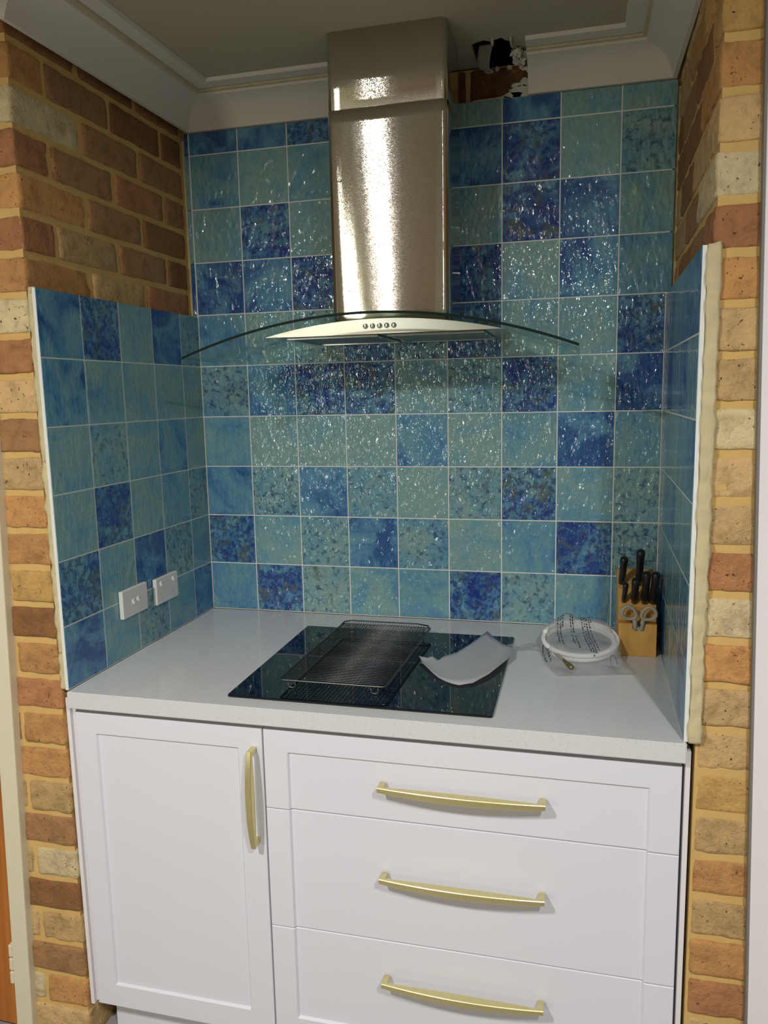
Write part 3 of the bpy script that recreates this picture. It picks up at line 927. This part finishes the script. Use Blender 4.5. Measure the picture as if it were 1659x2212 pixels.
# steel body below the glass
bm = bmesh.new()
BX0, BX1, BZ = .3795, .9485, 1.7195
xs = [BX0 + (BX1 - BX0) * i / 32 for i in range(33)]
pts = [(BX1, BZ), (BX0, BZ)] + [(x, zg(x) - th - .0008) for x in xs]
prism(bm, pts, -.395, -.395 + .012, 'y')
o = hobj('control_panel', bm, M['steel_plain'])
bm = bmesh.new()
prism(bm, [(BX1 - .002, BZ + .001), (BX0 + .002, BZ + .001)] + [(x, zg(x) - th - .001) for x in xs[1:-1]], -.383, -.02, 'y')
hobj('motor_body', bm, M['steel_plain'])
for i in range(5):
    x = .6300 + .0170 * i
    bm = bmesh.new()
    lathe(bm, [(.0060, 0), (.0060, .0015), (.0052, .0030), (.0042, .0034), (.0, .0036)], (x, -.395, 1.7370), (0, -1, 0), 20)
    o = hobj('button', bm, M['chrome'], smooth=True)
for s in (-1, 1):
    bm = bmesh.new()
    x0, x1 = (HX - .24, HX - .012) if s < 0 else (HX + .012, HX + .24)
    y0, y1 = -.36, -.11
    box(bm, x0, x1, y0, y1, 1.7165, 1.7200, .0006)
    fl = hobj('filter', bm, M['filter'])
    bm = bmesh.new()
    for k in range(5):
        pass
    box(bm, x0 - .001, x1 + .001, y1 - .006, y1 + .002, 1.7150, 1.7172, .0004); box(bm, x0 - .001, x1 + .001, y0 - .002, y0 + .006, 1.7150, 1.7172, .0004)
    box(bm, x0 - .001, x0 + .006, y0, y1, 1.7150, 1.7172, .0004); box(bm, x1 - .006, x1 + .001, y0, y1, 1.7150, 1.7172, .0004)
    obj('filter_frame', bm, M['chrome'], fl)

# ------------------------------------------------------------------ switch plates on the left wall
def plate(yc, zc, kind):
    wx = SL * yc
    t = empty('switch_plate' if kind == 's' else 'power_outlet', (wx, yc, zc))
    bm = bmesh.new(); box(bm, .0005, .0125, -.0585, .0585, -.0365, .0365, .003, 3)
    obj('faceplate', bm, M['outlet'], t)
    if kind == 's': sp = [(-.010, .0), (.012, .002)]
    else: sp = [(-.033, .020), (.033, .020)]
    for y, z in sp:
        bm = bmesh.new()
        lathe(bm, [(.0078, 0), (.0078, .0012), (.0070, .0022), (.0, .0026)], (.0124, y, z), (1, 0, .0), 20)
        obj('rocker_switch', bm, M['outlet'], t, smooth=True)
        bm = bmesh.new(); box(bm, .0135, .0165, y - .0035, y + .0035, z - .0065, z + .0005, .001)
        obj('switch_dolly', bm, M['outlet'], t)
    if kind != 's':
        for y in (-.033, .033):
            bm = bmesh.new()
            for dy, dz, rot in ((-.0075, -.008, 32), (.0075, -.008, -32), (0, -.022, 0)):
                vs = box(bm, .0122, .0128, -.0009, .0009, -.004, .004)
                R_ = Matrix.Rotation(math.radians(rot), 4, 'X')
                for v in vs: v.co = R_ @ v.co + Vector((0, y + dy, dz))
            obj('socket', bm, M['slot'], t)
    return t
tag(plate(-.443, 1.0625, 's'), 'white double switch plate on the left tiles, nearer the brick pier', 'switch')
tag(plate(-.285, 1.0570, 'o'), 'white double power outlet on the left tiles, nearer the back corner', 'power outlet')

# ------------------------------------------------------------------ knife block, knives, scissors
KB = (1.2205, 1.3125)
kb = empty('knife_block', (1.2665, -.15, .92)); tag(kb, 'beech knife block full of black knives in the right corner', 'knife block')
bm = bmesh.new()
xc = .046
# main stepped body (local y,z)
def K(y, z): return (y + .15, z - .92)
prism(bm, [K(-.198, .9205), K(-.052, .9205), K(-.046, 1.104), K(-.072, 1.108), K(-.132, 1.068), K(-.150, 1.074), K(-.186, 1.032), K(-.202, 1.036)], -xc, xc, 'x')
o = obj('body', bm, M['block_wood'], kb)
bv = o.modifiers.new('b', 'BEVEL'); bv.width = .0015; bv.segments = 2
# front pocket board with a notch
bm = bmesh.new()
prism(bm, [(-.0455, .0005), (.0445, .0005), (.0445, .083), (.0135, .083), (.0135, .070), (-.0135, .070), (-.0135, .083), (-.0455, .083)], -.079, -.066, 'y')
o = obj('pocket_board', bm, M['block_wood'], kb)
bm = bmesh.new(); prism(bm, [(-.0455, .0005), (-.0150, .0005), (-.0150, .083), (-.0455, .083)], -.0665, -.048, 'y'); prism(bm, [(.0150, .0005), (.0445, .0005), (.0445, .083), (.0150, .083)], -.0665, -.048, 'y')
obj('pocket_side', bm, M['block_wood'], kb)
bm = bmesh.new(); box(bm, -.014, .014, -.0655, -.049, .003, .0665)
obj('pocket_hollow', bm, M['dark'], kb)  # solid near-black block standing in for the pocket's shade

def knife(base, top, r, lab):
    base = Vector(base); top = Vector(top)
    ax = (top - base); Ln = ax.length; ax.normalize()
    t = empty('knife', base)
    bm = bmesh.new()
    r *= 1.18
    lathe(bm, [(r * .86, 0), (r * .95, Ln * .15), (r * .92, Ln * .4), (r * 1.0, Ln * .75), (r * 1.08, Ln * .92), (r * .95, Ln * .985), (r * .6, Ln), (0, Ln + .0003)], (0, 0, 0), ax, 18, sx=1.0, sy=1.0)
    obj('handle', bm, M['black'], t, smooth=True)
    bm = bmesh.new()
    a = base * 0 - ax * .018
    tube(bm, [-ax * .018, ax * .001], r * .55, 10)
    obj('bolster', bm, M['chrome'], t)
    tag(t, lab, 'knife', 'knives in the wooden block')
# in each: base where the handle meets the block, top = butt of the handle
knife((1.2313, -.118, 1.0795), (1.2338, -.155, 1.1545), .0080, 'black knife at the left of the back row of the wooden block')
knife((1.2735, -.118, 1.0785), (1.2733, -.165, 1.176), .0086, 'tallest black knife, in the middle of the back row of the block')
knife((1.2345, -.176, 1.0455), (1.2362, -.212, 1.1000), .0058, 'small thin black knife at the left of the front row')
knife((1.2600, -.176, 1.0455), (1.2592, -.216, 1.1130), .0080, 'black knife second from the left in the front row')
knife((1.2845, -.176, 1.0455), (1.2848, -.218, 1.1310), .0083, 'black knife second from the right in the front row')
knife((1.3035, -.176, 1.0455), (1.3070, -.218, 1.1310), .0083, 'black knife at the right of the front row by the tiled wall')

sc_ = empty('scissors', (1.268, -.232, 1.0)); tag(sc_, 'grey-handled kitchen scissors hanging in the front pocket of the knife block', 'scissors')
for s in (-1, 1):
    bm = bmesh.new()
    pts = []
    cx, cz = s * .0225, .030
    for k in range(28):
        a = 2 * math.pi * k / 28
        rx = .0180; rz = .0150
        x = rx * math.cos(a); z = rz * math.sin(a) * (1 - .25 * s * math.cos(a) * -1)
        ang = s * math.radians(30)
        pts.append((cx + x * math.cos(ang) - z * math.sin(ang), .001, cz + x * math.sin(ang) + z * math.cos(ang)))
    tube(bm, pts, .0044, 10, closed=True)
    tube(bm, [(s * .010, 0, .016), (s * .0085, .001, .004), (s * .0075, .004, -.010), (s * .005, .014, -.018)], [.0048, .0060, .0064, .003], 10)
    h_ = obj('handle', bm, M['grey_plastic'], sc_, smooth=True)
bm = bmesh.new(); tube(bm, [(0, .004, -.005), (0, .012, -.014), (0, .016, -.040)], [.005, .0065, .003], 12)
obj('blade', bm, M['chrome'], sc_, smooth=True)
bm = bmesh.new(); lathe(bm, [(.0035, 0), (.0035, .003), (.002, .004)], (0, -.003, .004), (0, -1, 0), 14); obj('pivot', bm, M['black'], sc_)

# ------------------------------------------------------------------ cooling rack
rk = empty('cooling_rack', (.602, -.40, .9256)); tag(rk, 'black wire cooling rack lying on the left of the cooktop', 'cooling rack')
RW, RL, RH = .125, .2235, .0225
SK = lambda y: .008 * (y / RL)        # the rack sits slightly askew
bm = bmesh.new()
fr_ = [(x + SK(y), y, RH) for x, y in rrect(-RW, RW, -RL, RL, .012, 5)]
tube(bm, fr_, .0019, 8, closed=True)
obj('frame', bm, M['wire_steel'], rk, smooth=True)
nw = 44
for i in range(nw):
    y = -RL + (i + 1) * (2 * RL) / (nw + 1)
    bm = bmesh.new(); tube(bm, [(-RW + SK(y), y, RH + .0012), (RW + SK(y), y, RH + .0012)], .00095, 6)
    obj('cross_wire', bm, M['wire_steel'], rk, smooth=True)
for i in range(26):
    x = -RW + (2 * RW) * (i + .5) / 26
    bm = bmesh.new(); tube(bm, [(x - .008, -RL, RH - .0008), (x + .008, RL, RH - .0008)], .0007, 5)
    obj('support_wire', bm, M['wire'], rk, smooth=True)
bm = bmesh.new()     # curved lip at the far end
lip = [(-RW + .006, RL - .012, RH), (-RW + .012, RL, RH + .005), (-RW + .03, RL + .004, RH + .008), (RW - .03, RL + .004, RH + .008), (RW - .0, RL, RH + .005), (RW + .006, RL - .012, RH)]
tube(bm, lip, .0018, 8)
for i in range(34):
    x = -RW + .014 + (2 * RW - .026) * i / 33
    tube(bm, [(x, RL - .022, RH), (x, RL + .003, RH + .0075)], .0006, 5)
obj('lip', bm, M['wire'], rk, smooth=True)
for sx, sy in ((-1, -1), (1, -1), (-1, 1), (1, 1)):
    bm = bmesh.new(); x = sx * (RW - .028) + SK(sy * RL); y = sy * (RL - .010)
    tube(bm, [(x - .009, y, RH - .001), (x - .008, y, .006), (x - .004, y, .0024), (x + .004, y, .0024), (x + .008, y, .006), (x + .009, y, RH - .001)], .0015, 8)
    obj('foot', bm, M['wire_steel'], rk, smooth=True)

# ------------------------------------------------------------------ curled frosted sheet
top = [(.7406, -.3815), (.7639, -.3875), (.7723, -.365), (.7913, -.3925), (.7999, -.3563), (.8259, -.3228), (.848, -.256), (.867, -.1883), (.8813, -.1313), (.9045, -.1935), (.9341, -.2468), (.9637, -.275)]
bot = [(.7416, -.385), (.758, -.425), (.778, -.455), (.797, -.4855), (.814, -.508), (.8311, -.5241), (.848, -.536), (.8658, -.5434), (.8945, -.5263), (.913, -.49), (.9243, -.4701), (.9657, -.3388)]
bm = bmesh.new(); g = []
for i in range(len(top)):
    r = []
    for k in range(11):
        s = k / 10; t = i / (len(top) - 1)
        x = top[i][0] * (1 - s) + bot[i][0] * s; y = top[i][1] * (1 - s) + bot[i][1] * s
        z = .9272 + .0025 * (2 * s - 1) ** 2 + .006 * abs(2 * t - 1) ** 2; y += .010
        r.append(bm.verts.new((x - .85, y + .36, z - .926)))
    g.append(r)
for i in range(len(top) - 1):
    for k in range(10): bm.faces.new((g[i][k], g[i][k + 1], g[i + 1][k + 1], g[i + 1][k]))
o = obj('plastic_sheet', bm, M['vellum'], smooth=True, loc=(.85, -.36, .926))
sm = o.modifiers.new('s', 'SOLIDIFY'); sm.thickness = .0003
tag(o, 'torn translucent grey sheet curling on the right of the cooktop', 'sheet')

# ------------------------------------------------------------------ coiled hose in a clear bag
HC = Vector((1.127, -.238, .956)); HR = .085
tilt = math.radians(10)
ho = empty('coiled_hose', HC); tag(ho, 'coiled white hose inside the clear printed bag beside the knife block', 'hose')
bm = bmesh.new(); pts = []
for i in range(150):
    t = i / 149; a = t * 2 * math.pi * 2.85 + 3.9
    r = HR + .0045 * math.sin(a * .37 + 1)
    lift = (t - .5) * .016
    x = r * math.cos(a) * 1.02; y = r * math.sin(a)
    pts.append((x, y * math.cos(tilt) - lift * math.sin(tilt), y * math.sin(tilt) + lift))
tube(bm, pts, .0062, 12)
obj('hose', bm, M['hose'], ho, smooth=True)
bm = bmesh.new()
p0 = Vector((-.062, -.055, -.014)); p1 = Vector((-.012, -.150, -.0245)); d = (p1 - p0)
lathe(bm, [(.0035, 0), (.0060, .006), (.0060, .030), (.0045, .034), (.0045, .072), (.0062, .078), (.0062, .096), (.003, .100)], p0, d, 14)
obj('connector', bm, M['connector'], ho, smooth=True)

bag = empty('plastic_bag', (1.13, -.24, .921)); tag(bag, 'clear plastic bag with dark printed warning lines around the coiled hose', 'bag')
NB = 40
def bag_pt(s, t, up=True):
    # s left->right, t front->back
    fl = Vector((1.078, -.415)); fr2 = Vector((1.252, -.370)); br = Vector((1.205, -.118)); bl = Vector((1.040, -.128))
    p = fl * (1 - s) * (1 - t) + fr2 * s * (1 - t) + br * s * t + bl * (1 - s) * t
    p.x -= .026 * math.sin(math.pi * t) * (1 - s) ** 2
    p.x -= 0
    dx = p.x - HC.x; dy = (p.y - HC.y) / math.cos(tilt)
    r = math.sqrt(dx * dx + dy * dy)
    edge = min(s, 1 - s, t, 1 - t)
    e = min(1, edge / .12); e = e * e * (3 - 2 * e)
    plane = HC.z + .016 + dy * math.sin(tilt)
    bulge = plane if r < HR + .010 else plane - (r - HR - .010) * 1.1
    dip = -.008 * max(0, 1 - r / HR)
    base = .9235 + (.030 * t if t > .5 else .0) * 1.2
    z = base + max(0, bulge + dip - base) * e
    q = Vector((p.x * 14, p.y * 14, 3.1))
    z += (abs(noise.noise(q)) * .010 + noise.noise(q * 3) * .0025 + .002) * (.35 + .65 * e)
    if not up: z = .9215 + .0008
    # upstanding corner at the back left
    k = max(0, 1 - math.hypot(s - .32, t - 1.0) / .16)
    if up: z += .030 * k
    return Vector((p.x - 1.13, p.y + .24, z - .921))
bm = bmesh.new()
for up in (True, False):
    g = [[bm.verts.new(bag_pt(i / NB, j / NB, up)) for i in range(NB + 1)] for j in range(NB + 1)]
    for j in range(NB):
        for i in range(NB): bm.faces.new((g[j][i], g[j][i + 1], g[j + 1][i + 1], g[j + 1][i]))
obj('film', bm, M['film'], bag, smooth=True)
bm = bmesh.new()   # loose tail of film to the left
g = []
for i in range(13):
    r = []
    for k in range(5):
        t = i / 12; s = k / 4
        x = -.098 - .105 * t; y = .045 - .045 * t + (s - .5) * (.055 * (1 - t) + .012)
        r.append(bm.verts.new((x, y - .02, .0035 + .012 * (1 - t) * abs(math.sin(s * 5 + t * 4)) + (.007 if x < -.166 else 0) )))
    g.append(r)
for i in range(12):
    for k in range(4): bm.faces.new((g[i][k], g[i][k + 1], g[i + 1][k + 1], g[i + 1][k]))
obj('film_tail', bm, M['film'], bag, smooth=True)
# printed lines (unreadable small print)
bm = bmesh.new(); rng = random.Random(21)
for s0, t0, t1 in ((.02, .82, .30), (.06, .80, .26), (.20, .92, .40), (.235, .93, .36), (.265, .90, .70), (.37, .96, .36), (.40, .95, .62), (.41, .58, .30), (.52, .95, .22), (.55, .95, .20), (.58, .96, .22), (.615, .93, .24), (.645, .90, .76)):
    t = t0
    while t > t1:
        dl = rng.uniform(.010, .040)
        ta, tb = t, max(t1, t - dl)
        n = 3
        for q in range(n):
            a_ = ta + (tb - ta) * q / n; c_ = ta + (tb - ta) * (q + 1) / n
            hw = .0085
            vs = []
            for s_, t_ in ((s0 - hw, a_), (s0 + hw, a_), (s0 + hw, c_), (s0 - hw, c_)):
                p = bag_pt(max(0, s_), t_); vs.append(bm.verts.new((p.x, p.y, p.z + .0012)))
            if rng.random() < .82: bm.faces.new(vs)
        t = tb - rng.uniform(.008, .016)
# triangle marks
for cs, ct_ in ((.74, .93),):
    q = [(cs - .05, ct_ - .04), (cs + .05, ct_ - .02), (cs + .0, ct_ + .05)]
    pp = [bag_pt(*v) + Vector((0, 0, .0015)) for v in q]
    tube(bm, pp, .0006, 4, closed=True)
pp = [bag_pt(.80 + .045 * math.cos(a), .20 + .045 * math.sin(a)) + Vector((0, 0, .0015)) for a in [k * .4 for k in range(13)]]
tube(bm, pp, .0006, 4)
o = obj('printed_lines', bm, M['print'], bag)
